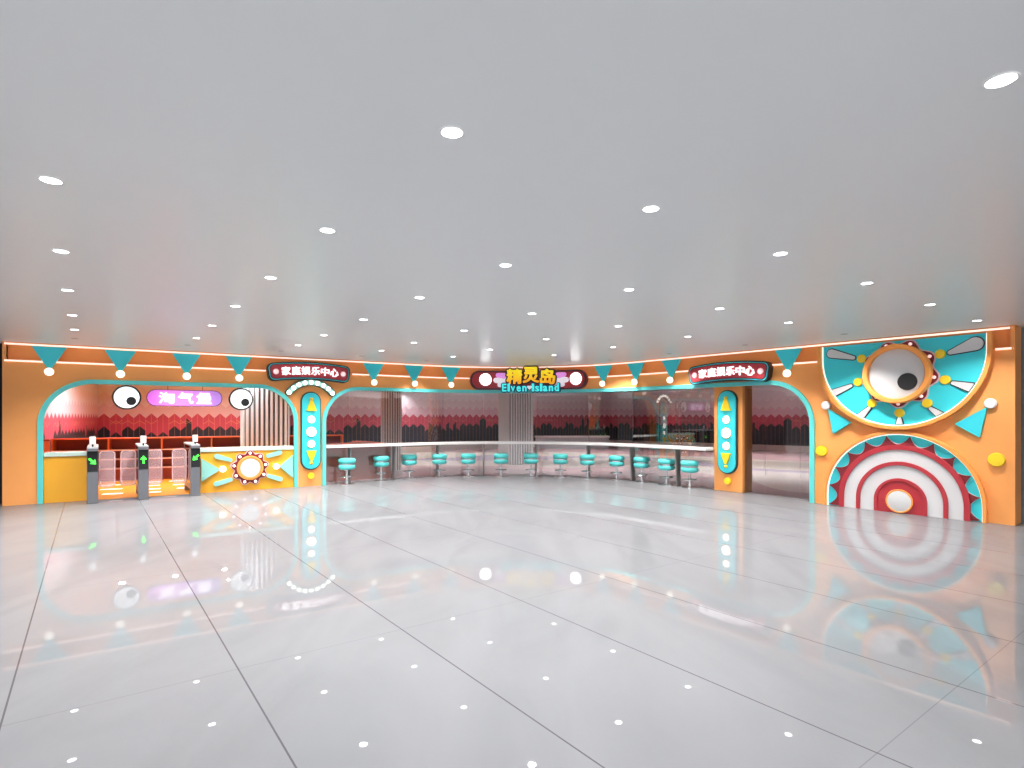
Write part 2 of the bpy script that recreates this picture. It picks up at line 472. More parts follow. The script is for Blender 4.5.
sL, sR = S(2.2), S(1015.2)
O1 = (S(37.5), S(297.9)); O2 = (S(322.2), S(814.8)); ZT = 2.578; RC = .95; TH = .45
def opening_top(s):
    for a, b in (O1, O2):
        if a <= s <= b:
            e = min(s - a, b - s)
            if e >= RC: return ZT
            return ZT - RC + math.sqrt(max(0, RC * RC - (RC - e) ** 2))
    return None
st = [(sL, None), (sR, None)]
stations = set([sL, sL + .06, sR - .06, sR])
for a, b in (O1, O2):
    for k in range(17):
        e = RC * (1 - math.cos(PI / 2 * k / 16)); stations |= {a + e, b - e}
k = sL
while k < sR: stations.add(round(k, 4)); k += .15
stations = sorted(stations)
ss = [stations[0]]
for s in stations[1:]:
    if s - ss[-1] > 1e-4: ss.append(s)
g = G()
def wallcell(a, b):
    mid = (a + b) / 2; op = opening_top(mid)
    za = zb = 0.
    if op is not None:
        lohi = [o for o in (O1, O2) if o[0] <= mid <= o[1]][0]
        f = lambda s: opening_top(min(max(s, lohi[0] + 1e-6), lohi[1] - 1e-6))
        za, zb = f(a), f(b)
    rec = 0. if (mid < sL + .06 or mid > sR - .06) else .16
    ZS = 2.905
    def q(p1, p2, p3, p4):
        pts = []
        for s, d, z in (p1, p2, p3, p4):
            p = PT(s, d); pts.append((p.x, p.y, z))
        g.add(pts, [(0, 1, 2, 3)])
    q((a, 0, za), (b, 0, zb), (b, 0, ZS), (a, 0, ZS))
    if rec:
        q((a, 0, ZS), (b, 0, ZS), (b, -rec, ZS), (a, -rec, ZS))
    q((a, -rec, ZS), (b, -rec, ZS), (b, -rec, H - .001), (a, -rec, H - .001))
    q((b, -TH, zb), (a, -TH, za), (a, -TH, H - .001), (b, -TH, H - .001))
    q((a, 0, H - .001), (b, 0, H - .001), (b, -TH, H - .001), (a, -TH, H - .001))
    q((a, -TH, za), (b, -TH, zb), (b, 0, zb), (a, 0, za))
for a, b in zip(ss, ss[1:]): wallcell(a, b)
def jamb(s, z1, d0=0.):
    p = PT(s, d0); q_ = PT(s, -TH); g.add([(p.x, p.y, 0), (q_.x, q_.y, 0), (q_.x, q_.y, z1), (p.x, p.y, z1)], [(0, 1, 2, 3)])
jamb(sL, H - .001); jamb(sR, H - .001)
for a, b in (O1, O2): jamb(a, ZT - RC); jamb(b, ZT - RC)
bm_ = g
o = build(g, 'wall_front', ORANGE); struct(o)
bm = bmesh.new(); bm.from_mesh(o.data); bmesh.ops.remove_doubles(bm, verts=bm.verts, dist=1e-4); bmesh.ops.recalc_face_normals(bm, faces=bm.faces); bm.to_mesh(o.data); bm.free()

def trim(name, op):
    a, b = op; w = .092
    def outl(r, e, zt):
        pts = [(a + e, 0.0)]
        pts += [(a + e, z) for z in (.5, 1.0)]
        rr = RC - e
        for k in range(19):
            t = PI - PI / 2 * k / 18; pts.append((a + RC + rr * math.cos(t), ZT - RC + rr * math.sin(t)))
        n = int((b - a - 2 * RC) / .15)
        pts += [(a + RC + (b - a - 2 * RC) * k / n, zt) for k in range(1, n)]
        for k in range(19):
            t = PI / 2 - PI / 2 * k / 18; pts.append((b - RC + rr * math.cos(t), ZT - RC + rr * math.sin(t)))
        pts += [(b - e, z) for z in (1.0, .5, 0.0)]
        return pts
    g = G().band(outl(RC, 0, ZT), outl(RC, w, ZT - w), -.035, .06, closed=False)
    s0 = (a + b) / 2
    g.v = [(x - s0, y, z) for x, y, z in g.v]
    struct(build(g.bend(s0), name, TEAL_TRIM, M=frame(s0), smooth=40))
trim('trim_1', O1); trim('trim_2', O2)

def vwall(name, pts, m, z0=0., z1=H - .002, th=.12, uv=True, u0=0.):
    """an upright wall along a polyline, UV in metres"""
    g = G(); uvs = []; u = u0
    P = [Vector(p) for p in pts]
    for a, b in zip(P, P[1:]):
        L = (b - a).length; n = Vector((-(b - a).y, (b - a).x)).normalized() * th
        o = len(g.v)
        g.add([(a.x, a.y, z0), (b.x, b.y, z0), (b.x, b.y, z1), (a.x, a.y, z1), (a.x + n.x, a.y + n.y, z0), (b.x + n.x, b.y + n.y, z0), (b.x + n.x, b.y + n.y, z1), (a.x + n.x, a.y + n.y, z1)],
              [(0, 1, 2, 3), (5, 4, 7, 6), (3, 2, 6, 7), (1, 5, 6, 2), (4, 0, 3, 7)])
        uvs += [(u, z0), (u + L, z0), (u + L, z1), (u, z1)] * 2; u += L
    return struct(build(g, name, m, uv=uvs))
# shop walls behind the front, all in the same wallcovering
W_side = [(-11.55, 13.55), (-15.4, 21.2)]
vwall('wall_side', W_side, HEX)
vwall('wall_play', [(-15.4, 21.2), (-9.6, 22.36)], HEX)
vwall('wall_step', [(-9.6, 22.36), (-9.75, 24.9)], HEX)
vwall('wall_back', [(-9.75, 25.1), (-4.0, 28.5), (-3.62, 29.9), (6.16, 35.8)], HEX, u0=.1)
vwall('wall_far', [(6.16, 35.8), (15.6, 27.6)], HEX, u0=.2)
vwall('wall_end', [(15.6, 27.6), (9.6, 10.9)], HEX)
# hall walls that carry on past both ends of the front
pa, pb = PT(sL, -TH), PT(sL - 9, -TH)
vwall('wall_left', [(pb.x, pb.y), (pa.x, pa.y)], WALL_D)
pa, pb = PT(sR, -TH), PT(sR + 7, -TH)
vwall('wall_right', [(pa.x, pa.y), (pb.x, pb.y)], WALL_G)

# shop floors
pts = [tuple(PT(S(x), -.01)) for x in (37.5, 80, 130, 180, 230, 298)]
slab('floor_play', [*pts, (-5.9, 17.0), (-9.6, 22.3), (-15.3, 21.15), (-11.6, 13.6)], .0, .006, PLAYFLOOR)
pts = [tuple(PT(O1[1] + (O2[1] - O1[1]) * k / 40, -TH + .02)) for k in range(0, 41)]
slab('floor_shop', [*pts, (9.7, 11.2), (15.5, 27.6), (6.16, 35.7), (-3.6, 29.8), (-4.0, 28.4), (-9.5, 25.2), (-9.6, 22.3), (-5.9, 17.0)], .0, .006, SHOPFLOOR)

# shop glass, flat panes that meet at the steel fins
FIN = [349.5, 394, 437.5, 483.5, 536.2, 588.6, 632.5, 678]
cut = [O2[0] + .0] + [S(x, -.42) for x in FIN] + [S(729, -.42), S(765, -.42), S(800, -.42), O2[1]]
for i, (a, b) in enumerate(zip(cut, cut[1:])):
    p, q_ = PT(a + .004, -.42), PT(b - .004, -.42)
    t = (q_ - p).normalized(); n = Vector((-t.y, t.x)) * .006
    g = G().prism([(0, .012), ((q_ - p).length, .012), ((q_ - p).length, ZT + .0), (0, ZT + .0)], -.006, .006)
    nm = 'window_%d' % (i + 1)
    struct(build(g, nm, GLASS, M=Matrix.Translation((p.x, p.y, 0)) @ Matrix.Rotation(math.atan2(t.y, t.x), 4, 'Z')))

# ------------------------------------------------------------------ things mounted on the front
ORD = ['first', 'second', 'third', 'fourth', 'fifth', 'sixth', 'seventh', 'eighth', 'ninth', 'tenth', 'eleventh', 'twelfth', 'thirteenth', 'fourteenth']

# pennants
pen = thing('pennant', 'x', 'pennant', Matrix.Identity(4), 'teal pennants with bulbs along the top of the orange front')
build(G().prism(tri_round([(-.285, .0), (0, -.50), (.285, .0)], .008), -.03, .012), 'triangle', TEAL, pen)
build(G().ball(.082, (0, -.075, -.515)), 'bulb', BULBF, pen, smooth=60)
build(G().lathe([(.04, -.02), (.05, .0), (.05, .03)], 'y', 16, (0, 0, -.515)), 'bulb_socket', ORANGE_LT, pen)
for i, px in enumerate([50, 120.6, 186.4, 238.5, 372.6, 413, 450, 604.5, 637.5, 673, 789.8]):
    o = pen if i == 0 else copy_tree(pen)
    o.matrix_world = frame(S(px), 3.222, .057)
lab11 = ['over the yellow side counter corner', 'over the hanging eye closest to the front end', 'over the pink hanging nameplate', 'over the hanging eye beside the slatted column',
         'next past the arched sign over the capsule pillar', 'second past that arched sign, over silvery column', 'adjoining the dark red logo board, counter end',
         'adjoining the logo board on the mural side', 'second from logo board toward the mural', 'adjoining the arched sign above free-standing pillar', 'alone between arched sign and eye mural']
for i, o in enumerate([x for x in COL.objects if x.name.startswith('pennant') and x.type == 'EMPTY']):
    o['label'] = 'teal pennant with cream bulb ' + lab11[i]

# tube lights
def tube(px0, px1, z, d, label):
    a, b = S(px0, d), S(px1, d); s0 = (a + b) / 2; n = max(2, int((b - a) / .15))
    T = thing('tube_light', label, 'light', frame(s0, z, d), 'warm tube lights along the top of the front')
    g = G().tube([(a - s0 + (b - a) * k / n, 0, 0) for k in range(n + 1)], .019)
    build(g.bend(s0, d), 'tube', TUBE, T, smooth=60)
    g = G().box(a - s0, a - s0 + .02, -.025, .03, -.025, .025)
    build(g.bend(s0, d), 'end_cap', ORANGE_LT, T)
    g = G().box(b - s0 - .02, b - s0, -.025, .03, -.025, .025)
    build(g.bend(s0, d), 'end_cap', ORANGE_LT, T)
tube(3.0, 1012, H - .042, .025, 'long warm white tube light running just under the ceiling')
tube(3.0, 266.5, 2.915, .020, 'warm tube light behind the four pennants over the turnstile arch')
tube(351, 470, 2.915, .020, 'warm tube light between arched sign and logo board, counter side')
tube(588, 689.5, 2.915, .020, 'warm tube light between logo board and second arched sign')
tube(770, 819, 2.915, .020, 'short warm tube light between arched sign and eye mural')
tube(994, 1013.5, 2.915, .020, 'shortest tube light, past the eye mural at the end')

# arched red signs
def arched_sign(px, zc, w, tilt, label):
    T = thing('arched_sign', label, 'sign', frame(S(px), zc, 0) @ Matrix.Rotation(-tilt, 4, 'Y'), 'arched red family centre signs')
    R = 6.6
    for nm, dw, r, y0, y1, m in (('backing', 0, .14, -.17, 0, BLACK), ('teal_border', .055, .12, -.182, -.16, TEAL), ('inner_border', .09, .10, -.19, -.17, NAVY), ('face', .125, .09, -.198, -.18, RED)):
        pts = arcbend(densify(rrect(w - dw, .45 - dw, r)), R)
        build(G().prism(pts, y0, y1), nm, m, T)
    for k, ch in enumerate('家庭娱乐中心'):
        x = (k - 2.5) * (w * .705 / 6)
        c = build(shift(glyph_g(ch, w * .100, .20, .006, -.235, -.195), (R) * math.sin(x / R), 0, R * math.cos(x / R) - R, -x / R), 'character', TEXTW, T)
    for sx in (-1, 1):
        x = sx * w * .41
        b = build(G().ball(.055, (R * math.sin(x / R), -.205, R * math.cos(x / R) - R), sy=.5), 'bulb', BULBP, T, smooth=60)
        build(G().torus(.062, .012, (R * math.sin(x / R), -.2, R * math.cos(x / R) - R), 'y', 24, 6), 'bulb_ring', PINKEDGE, b)
    return T
def span(p0, p1, d): return S(p1, d) - S(p0, d)
arched_sign((267 + 349.5) / 2 + .5, Zp(308, 371, .1), span(268, 350, .17), 0, 'arched dark red sign with white characters above the capsule pillar')
arched_sign((688.5 + 770.5) / 2 + 1, Zp(729, 371.3, .1), span(689, 769.5, .17), 0, 'arched red sign with white characters above free-standing orange pillar')

# arch of small bulbs under the first arched sign
sc = S(310.5)
T = thing('bulb_arch', 'small dark green arch of nine white bulbs beneath the arched sign', 'light', frame(sc, 2.66, 0))
R = .675
build(G().prism(arcbend(densify(rrect(1.42, .17, .085)), R), -.07, 0), 'board', NAVY, T)
build(G().prism(arcbend(densify(rrect(1.38, .13, .065)), R), -.078, -.06), 'face', MINT, T)
for k in range(9):
    a = math.radians(-53 + 106 * k / 8)
    build(G().ball(.053, (R * math.sin(a), -.09, R * math.cos(a) - R)), 'bulb', BULB, T, smooth=60)

# capsule plates
def capsule_plate(M, label):
    T = thing('capsule_plaque', label, 'plaque', M, 'teal capsule plaques with bulbs on the two pillars')
    build(G().prism(rrect(.50, 2.00, .25, 16), -.05, 0), 'backing', NAVY, T)  # backing; its dark rim also paints the shadow outline of the face
    build(G().prism(rrect(.45, 1.95, .225, 16), -.085, -.04), 'face', TEAL, T, bevel=.012)
    z0 = -1.42
    build(G().prism(tri_round([(-.125, z0 + 1.93), (.125, z0 + 1.93), (.03, z0 + 2.20), (-.03, z0 + 2.20)], .01), -.13, -.08), 'cone', YELLOW, T)
    build(G().ball(.042, (0, -.11, z0 + 2.23)), 'cone_ball', YELLOW, T, smooth=60)
    build(G().prism(tri_round([(.125, z0 + .915), (-.125, z0 + .915), (-.03, z0 + .66), (.03, z0 + .66)], .01), -.13, -.08), 'cone', YELLOW, T)
    build(G().ball(.042, (0, -.11, z0 + .60)), 'cone_ball', YELLOW, T, smooth=60)
    for z, r in ((1.71, .085), (1.395, .115), (1.085, .085)):
        b = build(G().ball(r, (0, -.09, z0 + z), 24, sy=.55), 'bulb', BULB, T, smooth=60)
        build(G().torus(r + .004, .013, (0, -.088, z0 + z), 'y', 30, 6), 'bulb_ring', ORANGE_LT, b)
capsule_plate(frame(sc, 1.42, 0), 'teal capsule plaque with bulbs on the pillar beside the turnstile arch')
capsule_plate(frame(S(728.3, -.3), 1.42, -.3), 'teal capsule plaque with bulbs on the free-standing pillar by stools')

def button(M, r, label):
    g = G().lathe([(r * .9, 0), (r, .01), (r, .05), (r * .93, .062), (0, .066)], 'y', 36)
    tag(build(g, 'yellow_button', YELLOW, M=M, smooth=35), label, 'button', 'round yellow buttons on the front')
button(frame(sc, .27, 0), .085, 'small yellow button low on pillar beside the turnstile arch')
button(frame(S(728.3, -.3), .25, -.3), .085, 'small yellow button at the foot of free-standing pillar')
button(frame(S(822.3), 1.085, 0), .11, 'larger yellow button between teal door trim and bullseye mural')
button(frame(S(997), 1.07, 0), .115, 'larger yellow button at far outer end past the bullseye mural')

# free-standing pillar inside the second opening
a, b = S(714.2, -.3), S(742.2, -.3)
o = build(G().box(-(b - a) / 2, (b - a) / 2, 0, .46, 0, ZT - .002), 'pillar', ORANGE, M=frame((a + b) / 2, 0, -.3), bevel=.006)
tag(o, 'free-standing square orange pillar carrying a teal capsule plaque', 'pillar')

def capsule_grid(w, h, y0, y1, n=48):
    g = G(); R_ = h / 2; xs = [-w / 2 + R_ * (1 - math.cos(PI / 2 * k / 10)) for k in range(10)]
    m_ = max(2, int((w - h) / .1)); xs += [-w / 2 + R_ + (w - h) * k / m_ for k in range(m_)]
    xs += [w / 2 - R_ * (1 - math.sin(PI / 2 * (1 - k / 10))) if False else w / 2 - R_ + R_ * math.sin(PI / 2 * k / 10) for k in range(11)]
    for x in xs:
        e = max(0, abs(x) - (w / 2 - R_)); t = math.sqrt(max(1e-8, R_ * R_ - e * e))
        g.v += [(x, y0, -t), (x, y0, t), (x, y1, t), (x, y1, -t)]
    for k in range(len(xs) - 1):
        for j in range(4): g.f.append((4 * k + j, 4 * k + (j + 1) % 4, 4 * k + 4 + (j + 1) % 4, 4 * k + 4 + j))
    q = 4 * (len(xs) - 1); g.f += [(0, 1, 2, 3), (q + 3, q + 2, q + 1, q)]
    return g
# logo board
s0 = S(529, .1); hw = span(471, 587, .12) / 2; zc = Zp(529, 380.3, .1)
T = thing('logo_board', 'dark red logo board with yellow characters between two round lamps', 'sign', frame(s0, zc, 0))
def cap(w, h): return densify(rrect(w, h, h / 2, 14), .08)
build(capsule_grid(2 * hw, .57, -.10, .0).bend(s0), 'backing', DRED, T)
build(G().band(cap(2 * hw - .05, .53), cap(2 * hw - .09, .49), -.115, -.09).bend(s0), 'border', NAVY, T)
build(capsule_grid(2 * hw - .12, .46, -.12, -.09).bend(s0), 'face', RED, T)
for px in (485.5, 575.7):
    x = S(px, .15) - s0; g = G().lathe([(.175, 0), (.175, .03), (.165, .045), (0, .055)], 'y', 36)
    L = build(g.tf(frame(s0).inverted() @ frame(s0 + x, .02, .115)), 'round_lamp', BULBW, T, smooth=30)
    build(G().torus(.18, .014, (0, -.02, 0), 'y', 36, 6).tf(frame(s0).inverted() @ frame(s0 + x, .02, .115)), 'lamp_ring', PINKEDGE, L)
LP = mat('pink_feather', (236, 150, 232), .4, emit=.3); LW = mat('white_feather', (250, 240, 250), .4, emit=.3)
FRL = frame(s0).inverted()
def logo_px(px, py, d=.25):
    s, z = SZ(px, py, d); return s - s0, z - zc
m_ = .0293
for sx, c0 in ((-1, 501.5), (1, 559.8)):
    cx = logo_px(c0, 378)[0]
    W = build(G().prism(taper((cx - sx * .10, -.02), .12, (cx + sx * .17, .0), .075), -.155, -.115).bend(s0), 'wing', LW, T)
    build(G().prism(taper((cx - sx * .08, .13), .085, (cx + sx * .11, .15), .065), -.165, -.13).bend(s0), 'top_feather', LP, W)
    build(G().prism(taper((cx - sx * .12, -.13), .09, (cx + sx * .06, -.14), .06), -.16, -.12).bend(s0), 'low_feather', LW, W)
for ch, px, w, h, py in (('精', 514.3, .49, .47, 376.3), ('灵', 530.8, .51, .49, 374.9), ('岛', 547.3, .48, .47, 376.4)):
    x, z = logo_px(px, py)
    c = build(shift(glyph_g(ch, w - .05, h - .05, .017, -.245, -.20), 0, 0, 0, .0), 'character', LYEL, T, M=FRL @ frame(s0 + x, z, 0))
    build(glyph_g(ch, w - .05, h - .05, .06, -.20, -.12), 'outline', CHAR, c)
cum = 0; letters = 'Elven Island'; wd = {'E': .9, 'l': .42, 'v': .85, 'e': .88, 'n': .86, ' ': .62, 'I': .45, 's': .8, 'a': .85, 'd': .9}
tot = sum(wd[c] for c in letters); x0 = logo_px(501.3, 387)[0]; x1 = logo_px(559.5, 387)[0]; zz = logo_px(530, 387.4)[1]
rv, _ = glyph('l', .0); capz = max(v[1] for v in rv)
for ch in letters:
    w = wd[ch] / tot * (x1 - x0); x = x0 + cum / tot * (x1 - x0) + w / 2; cum += wd[ch]
    if ch == ' ':
        hp = [(.07 * (16 * math.sin(t) ** 3) / 16, .07 * (13 * math.cos(t) - 5 * math.cos(2 * t) - 2 * math.cos(3 * t) - math.cos(4 * t)) / 16) for t in [2 * PI * k / 30 for k in range(30)]]
        build(G().prism([(x + a, zz + b) for a, b in reversed(hp)], -.27, -.21).bend(s0), 'heart', LW, T); continue
    sc_ = .24 / capz * .9
    rr, _ = glyph(ch, 0.); z0_ = min(v[1] for v in rr); z1_ = max(v[1] for v in rr)
    zo = (z0_ + z1_) / 2 * sc_ - .11
    c = build(glyph_g(ch, w * .62, (z1_ - z0_) * sc_, .009, -.255, -.215), 'letter', LTEXT, T, M=FRL @ frame(s0 + x, zz + zo, 0))
    build(glyph_g(ch, w * .62, (z1_ - z0_) * sc_, .042, -.215, -.12), 'outline', LNAVY, c)

# ------------------------------------------------------------------ eye mural (upper bowl)
sE = S(898.8); Rb = 1.315; zE = 2.93; zTop = H - .10
M = frame(sE, zE, 0)
T = thing('eye_mural', 'teal half-round mural with huge staring eye under the ceiling', 'wall decoration', M)
def bowl(R, top):
    p = [(-R, top - zE)]
    p += [(-R * math.cos(PI * k / 48), -R * math.sin(PI * k / 48)) for k in range(49)]
    return p + [(R, top - zE)]
build(G().prism(bowl(Rb + .01, zTop), -.09, .0), 'teal_field', TEAL, T)
build(G().band(bowl(Rb + .07, zTop + .02), bowl(Rb + .004, zTop + .02), -.17, 0, closed=False), 'rim', ORANGE_LT, T, bevel=.008)
build(G().band(bowl(Rb + .0, zTop), bowl(Rb - .018, zTop), -.105, -.085, closed=False), 'edge_light', LED, T)
zc_ = Zp(897, 373.4, .2) - zE
def loc(px, py, d=.12): s, z = SZ(px, py, d); return (s - sE, z - zE)
cx0 = loc(898.6, 373)[0]
C2 = build(G().prism([(x + cx0, z + zc_) for x, z in cog(9, .64, .545, math.radians(30), 1.7)], -.12, -.085), 'cog_edge', PINKEDGE, T)
C1 = build(G().prism([(x + cx0, z + zc_) for x, z in cog(9, .615, .525, math.radians(30), 1.7)], -.14, -.09), 'cog', DRED, T)
for k in range(9):
    a = math.radians(30 + 40 * k); build(G().ball(.03, (cx0 + .56 * math.cos(a), -.145, zc_ + .56 * math.sin(a))), 'bulb', BULBP, C1, smooth=60)
cx1 = S(894.6, .30) - sE; zc1 = Zp(894.6, 373.6, .3) - zE
g = G().lathe([(.455, .13), (.455, .28), (.47, .30), (.53, .30), (.545, .28), (.545, .13), (.455, .13)], 'y', 64, (cx1, 0, zc1))
g.f = [f for f in g.f if len(f) < 10]
EY = build(g, 'eye_ring', ORANGE_LT, T, smooth=30)
build(G().lathe([(.457, .13), (.457, .20), (.40, .21), (0, .22)], 'y', 64, (cx1, 0, zc1)), 'eyeball', MURALW, T, smooth=30)
px_, pz_ = loc(907.3, 381.6, .22)
build(G().lathe([(.155, 0), (.155, .02), (.145, .03), (0, .034)], 'y', 40, (px_, -.208, pz_)), 'pupil', BLACK, T, smooth=30)
for x, y in ((861.5, 358.8), (858, 382), (871.8, 403.3), (899.3, 413), (927, 403.3), (945, 379.8), (940, 354.1)):
    a, b = loc(x, y); build(G().lathe([(.075, 0), (.08, .01), (.08, .035), (.07, .045), (0, .048)], 'y', 28, (a, -.085, b)), 'yellow_dot', YELLOW, T, smooth=35)
def clipR(pts, R):
    out = []
    for x, z in pts:
        r = math.hypot(x, z)
        if z < 0 and r > R: x, z = x * R / r, z * R / r
        elif abs(x) > R: x = math.copysign(R, x)
        out.append((x, z))
    return out
pets = [((831.5, 353.6), .085, (853, 357.8), .035), ((830, 395), .075, (850.5, 385.8), .03), ((859, 418.5), .07, (869, 408), .03), ((899.3, 427), .06, (899.3, 418.5), .028),
        ((941.5, 417), .065, (930.5, 408.5), .028), ((971.5, 387.6), .075, (953, 383), .03), ((980.5, 343.3), .11, (950, 352.5), .035)]
for p0, r0, p1, r1 in pets:
    q0, q1 = loc(*p0), loc(*p1)
    if p0[1] > 352 and p0[0] < 835: q0 = (max(q0[0], -Rb + r0 + .04), q0[1])
    if p0[0] > 975: q0 = (min(q0[0], Rb - r0 - .05), q0[1])
    b = build(G().prism(clipR(taper(q0, r0 + .018, q1, r1 + .018), Rb - .03), -.105, -.085), 'petal_outline', CHAR, T)
    build(G().prism(clipR(taper(q0, r0, q1, r1), Rb - .035), -.125, -.10), 'petal', MURALW, b)

# ------------------------------------------------------------------ bullseye mural (lower dome)
M = frame(sE, 0, 0)
T = thing('bullseye_mural', 'red and white half-round bullseye mural rising from the floor', 'wall decoration', M)
ZC = .22
def dome(R, n=48):
    e = .035 if R < 1.1 else 0.
    p = [(R + e, 0.0)]
    p += [(R * math.cos(PI * k / n) + e, ZC + R * math.sin(PI * k / n)) for k in range(n + 1)]
    return p + [(-R + e, 0.0)]
Ri = 1.245
build(G().prism(dome(Ri + .01), -.02, .0), 'teal_field', TEAL, T)
build(G().band(dome(Ri + .06), dome(Ri + .004), -.12, 0, closed=False), 'rim', ORANGE_LT, T, bevel=.008)
build(G().band(dome(Ri), dome(Ri - .014), -.045, -.018, closed=False), 'edge_light', LED, T)
def scallop(ro, dep):
    pts = []
    lim = math.asin(ZC / ro)
    N = 300
    for k in range(N + 1):
        a = -lim + (PI + 2 * lim) * k / N
        u_ = abs(math.sin(20 * (a - PI / 2 + PI / 20) / 2))
        r = ro - dep * u_ ** .62
        z = ZC + r * math.sin(a)
        pts.append((r * math.cos(a), max(z, 0.0)))
    return pts
build(G().prism(scallop(Ri - .005, .175), -.034, -.018), 'lobe_edge', PINKEDGE, T)
build(G().prism(scallop(Ri - .002, .19), -.05, -.02), 'scalloped_ring', DRED, T)
build(G().band(dome(1.045), dome(.955), -.085, -.04, closed=False), 'red_ring', RED, T, bevel=.006)
build(G().prism(dome(.96), -.055, -.04), 'white_disc', MURALW, T)
build(G().band(dome(.735), dome(.665), -.085, -.05, closed=False), 'red_ring', RED, T, bevel=.006)
build(G().band(dome(.425), dome(.37), -.085, -.05, closed=False), 'red_ring', RED, T, bevel=.006)
build(G().prism(dome(.372), -.065, -.05), 'red_centre', RED, T)
build(G().lathe([(.205, 0), (.205, .05), (.18, .06), (0, .066)], 'y', 48, (.035, -.05, ZC + .005)), 'centre_lamp', MURALW, T, smooth=30)
build(G().torus(.205, .016, (.035, -.10, ZC + .005), 'y', 48, 8), 'lamp_ring', ORANGE_LT, T, smooth=60)

# triangles with balls beside the murals
def pointer(ps, ball, rb, label):
    s0, z0 = SZ(*ps[0]); M = frame(s0, z0, 0)
    T = thing('pointer_triangle', label, 'wall decoration', M, 'teal triangles with white balls beside the murals')
    q = [(SZ(*p)[0] - s0, SZ(*p)[1] - z0) for p in ps]
    build(G().prism(tri_round(q, .012), -.07, 0), 'triangle', TEAL, T, bevel=.008)
    bx, bz = SZ(*ball); build(G().lathe([(rb * .95, 0), (rb, .01), (rb, .06), (rb * .85, .075), (0, .08)], 'y', 28, (bx - s0, 0, bz - z0)), 'ball', WHITE, T, smooth=40)
pointer([(829.3, 409), (834.2, 434), (852, 422.5)], (826.8, 405.5), .085, 'teal triangle with white ball beside the glass door trim')
pointer([(988, 407), (980.5, 437.5), (955.5, 424)], (991, 403.4), .085, 'teal triangle with white ball at outer end of the front')

# ------------------------------------------------------------------ signs hanging in the first opening
def hang_eye(px, py, pup, r, label):
    s, z = SZ(px, py, -.1); T = thing('hanging_eye', label, 'sign', frame(s, z, -.1), 'cartoon eyes hanging in the turnstile arch')
    build(G().lathe([(r * 1.06, -.03), (r * 1.06, .03), (r * 1.02, .035), (r * .90, .03)], 'y', 48), 'black_rim', BLACK, T, smooth=30)
    build(G().lathe([(r * .925, -.02), (r * .925, .034), (r * .8, .05), (0, .06)], 'y', 48), 'eye_white', EYEW, T, smooth=40)
    a, b = SZ(pup[0], pup[1], -.05)
    build(G().lathe([(.092, .03), (.092, .062), (.08, .068), (0, .07)], 'y', 30, (a - s, 0, b - z)), 'pupil', BLACK, T, smooth=30)
    for sx in (-.08, .08): build(G().tube([(sx, 0, r * .93), (sx, 0, ZT - z)], .004, 6), 'cable', CHAR, T)
hang_eye(126.8, 397.4, (131.3, 401), .256, 'white hanging eye over the turnstile lane beside the short plain counter')
hang_eye(241, 399.1, (245.2, 402.4), .256, 'white hanging eye before the slatted column')
s, z = SZ(185.5, 398.2, -.1); w = span(147.8, 223.4, -.1)
T = thing('hanging_nameplate', 'pink to lilac pill-shaped light sign with three white characters', 'sign', frame(s, z, -.1))
build(G().prism(rrect(w, .375, .18, 14), -.03, .05), 'casing', mat('plum_casing', (120, 70, 130), .4), T)
build(G().prism(rrect(w - .035, .345, .17, 14), -.04, -.02), 'face', PILL, T)
for k, ch in enumerate('淘气堡'):
    build(glyph_g(ch, .30, .25, .007, -.07, -.035), 'character', TEXTW, T, M=Matrix.Translation(((k - 1) * .375, 0, 0)))
for sx in (-.35, .35): build(G().tube([(sx, 0, .17), (sx, 0, ZT - z)], .006, 6), 'cable', CHAR, T)

# ------------------------------------------------------------------ yellow counters in the first opening
def counter(s_a, s_b, label):
    s0 = (s_a + s_b) / 2; h = (s_b - s_a) / 2
    T = thing('reception_counter', label, 'counter', frame(s0, 0, 0))
    build(G().box(-h, h, .02, .42, 0.006, .955), 'body', AMBER, T)
    build(G().box(-h, h, -.015, .44, .955, 1.04), 'countertop', MINT_TOP, T, bevel=.01)
    return T, s0
counter(O1[0] + .095, S(86.6), 'short plain amber counter with mint top beside the turnstiles')
CT, s0 = counter(S(199.5), O1[1] - .095, 'long amber counter with mint top, red cog medallion on its face')
def cl(px, py, d=.0): s, z = SZ(px, py, d); return (s - s0, z)
for ps, nm in (([(201, 458.5), (201.2, 481.5), (220.5, 469.3)], 'triangle'), ([(292.8, 454.8), (279, 466.6), (292.8, 477.8)], 'triangle')):
    build(G().prism(tri_round([cl(*p) for p in ps], .008), -.045, .02), nm, MINT, CT)
for p in ((222.7, 469), (276, 466.3)):
    a, b = cl(*p); build(G().ball(.072, (a, -.03, b)), 'ball', BULB, CT, smooth=60)
for p0, p1, r0, r1 in (((217, 456.3), (230.5, 460), .06, .04), ((216, 484), (230.5, 479.5), .055, .045), ((268, 456), (279.5, 452.4), .045, .055), ((268.5, 475.8), (280, 479), .045, .055)):
    build(G().prism(taper(cl(*p0), r0, cl(*p1), r1), -.045, .02), 'petal', MINT, CT)
mx, mz = cl(249.8, 467.6)
build(G().prism([(x + mx, z + mz) for x, z in cog(9, .435, .355, PI / 2, 1.7)], -.035, .02), 'cog_edge', PINKEDGE, CT)
CG = build(G().prism([(x + mx, z + mz) for x, z in cog(9, .415, .335, PI / 2, 1.7)], -.05, -.02), 'cog', DRED, CT)
for k in range(9):
    a = PI / 2 + 2 * PI * k / 9; build(G().ball(.03, (mx + .355 * math.cos(a), -.055, mz + .355 * math.sin(a))), 'bulb', BULB, CG, smooth=60)
build(G().lathe([(.295, .0), (.295, .09), (.28, .1), (.25, .1), (.24, .09)], 'y', 48, (mx, -.0, mz)), 'medallion_ring', ORANGE_LT, CT, smooth=35)
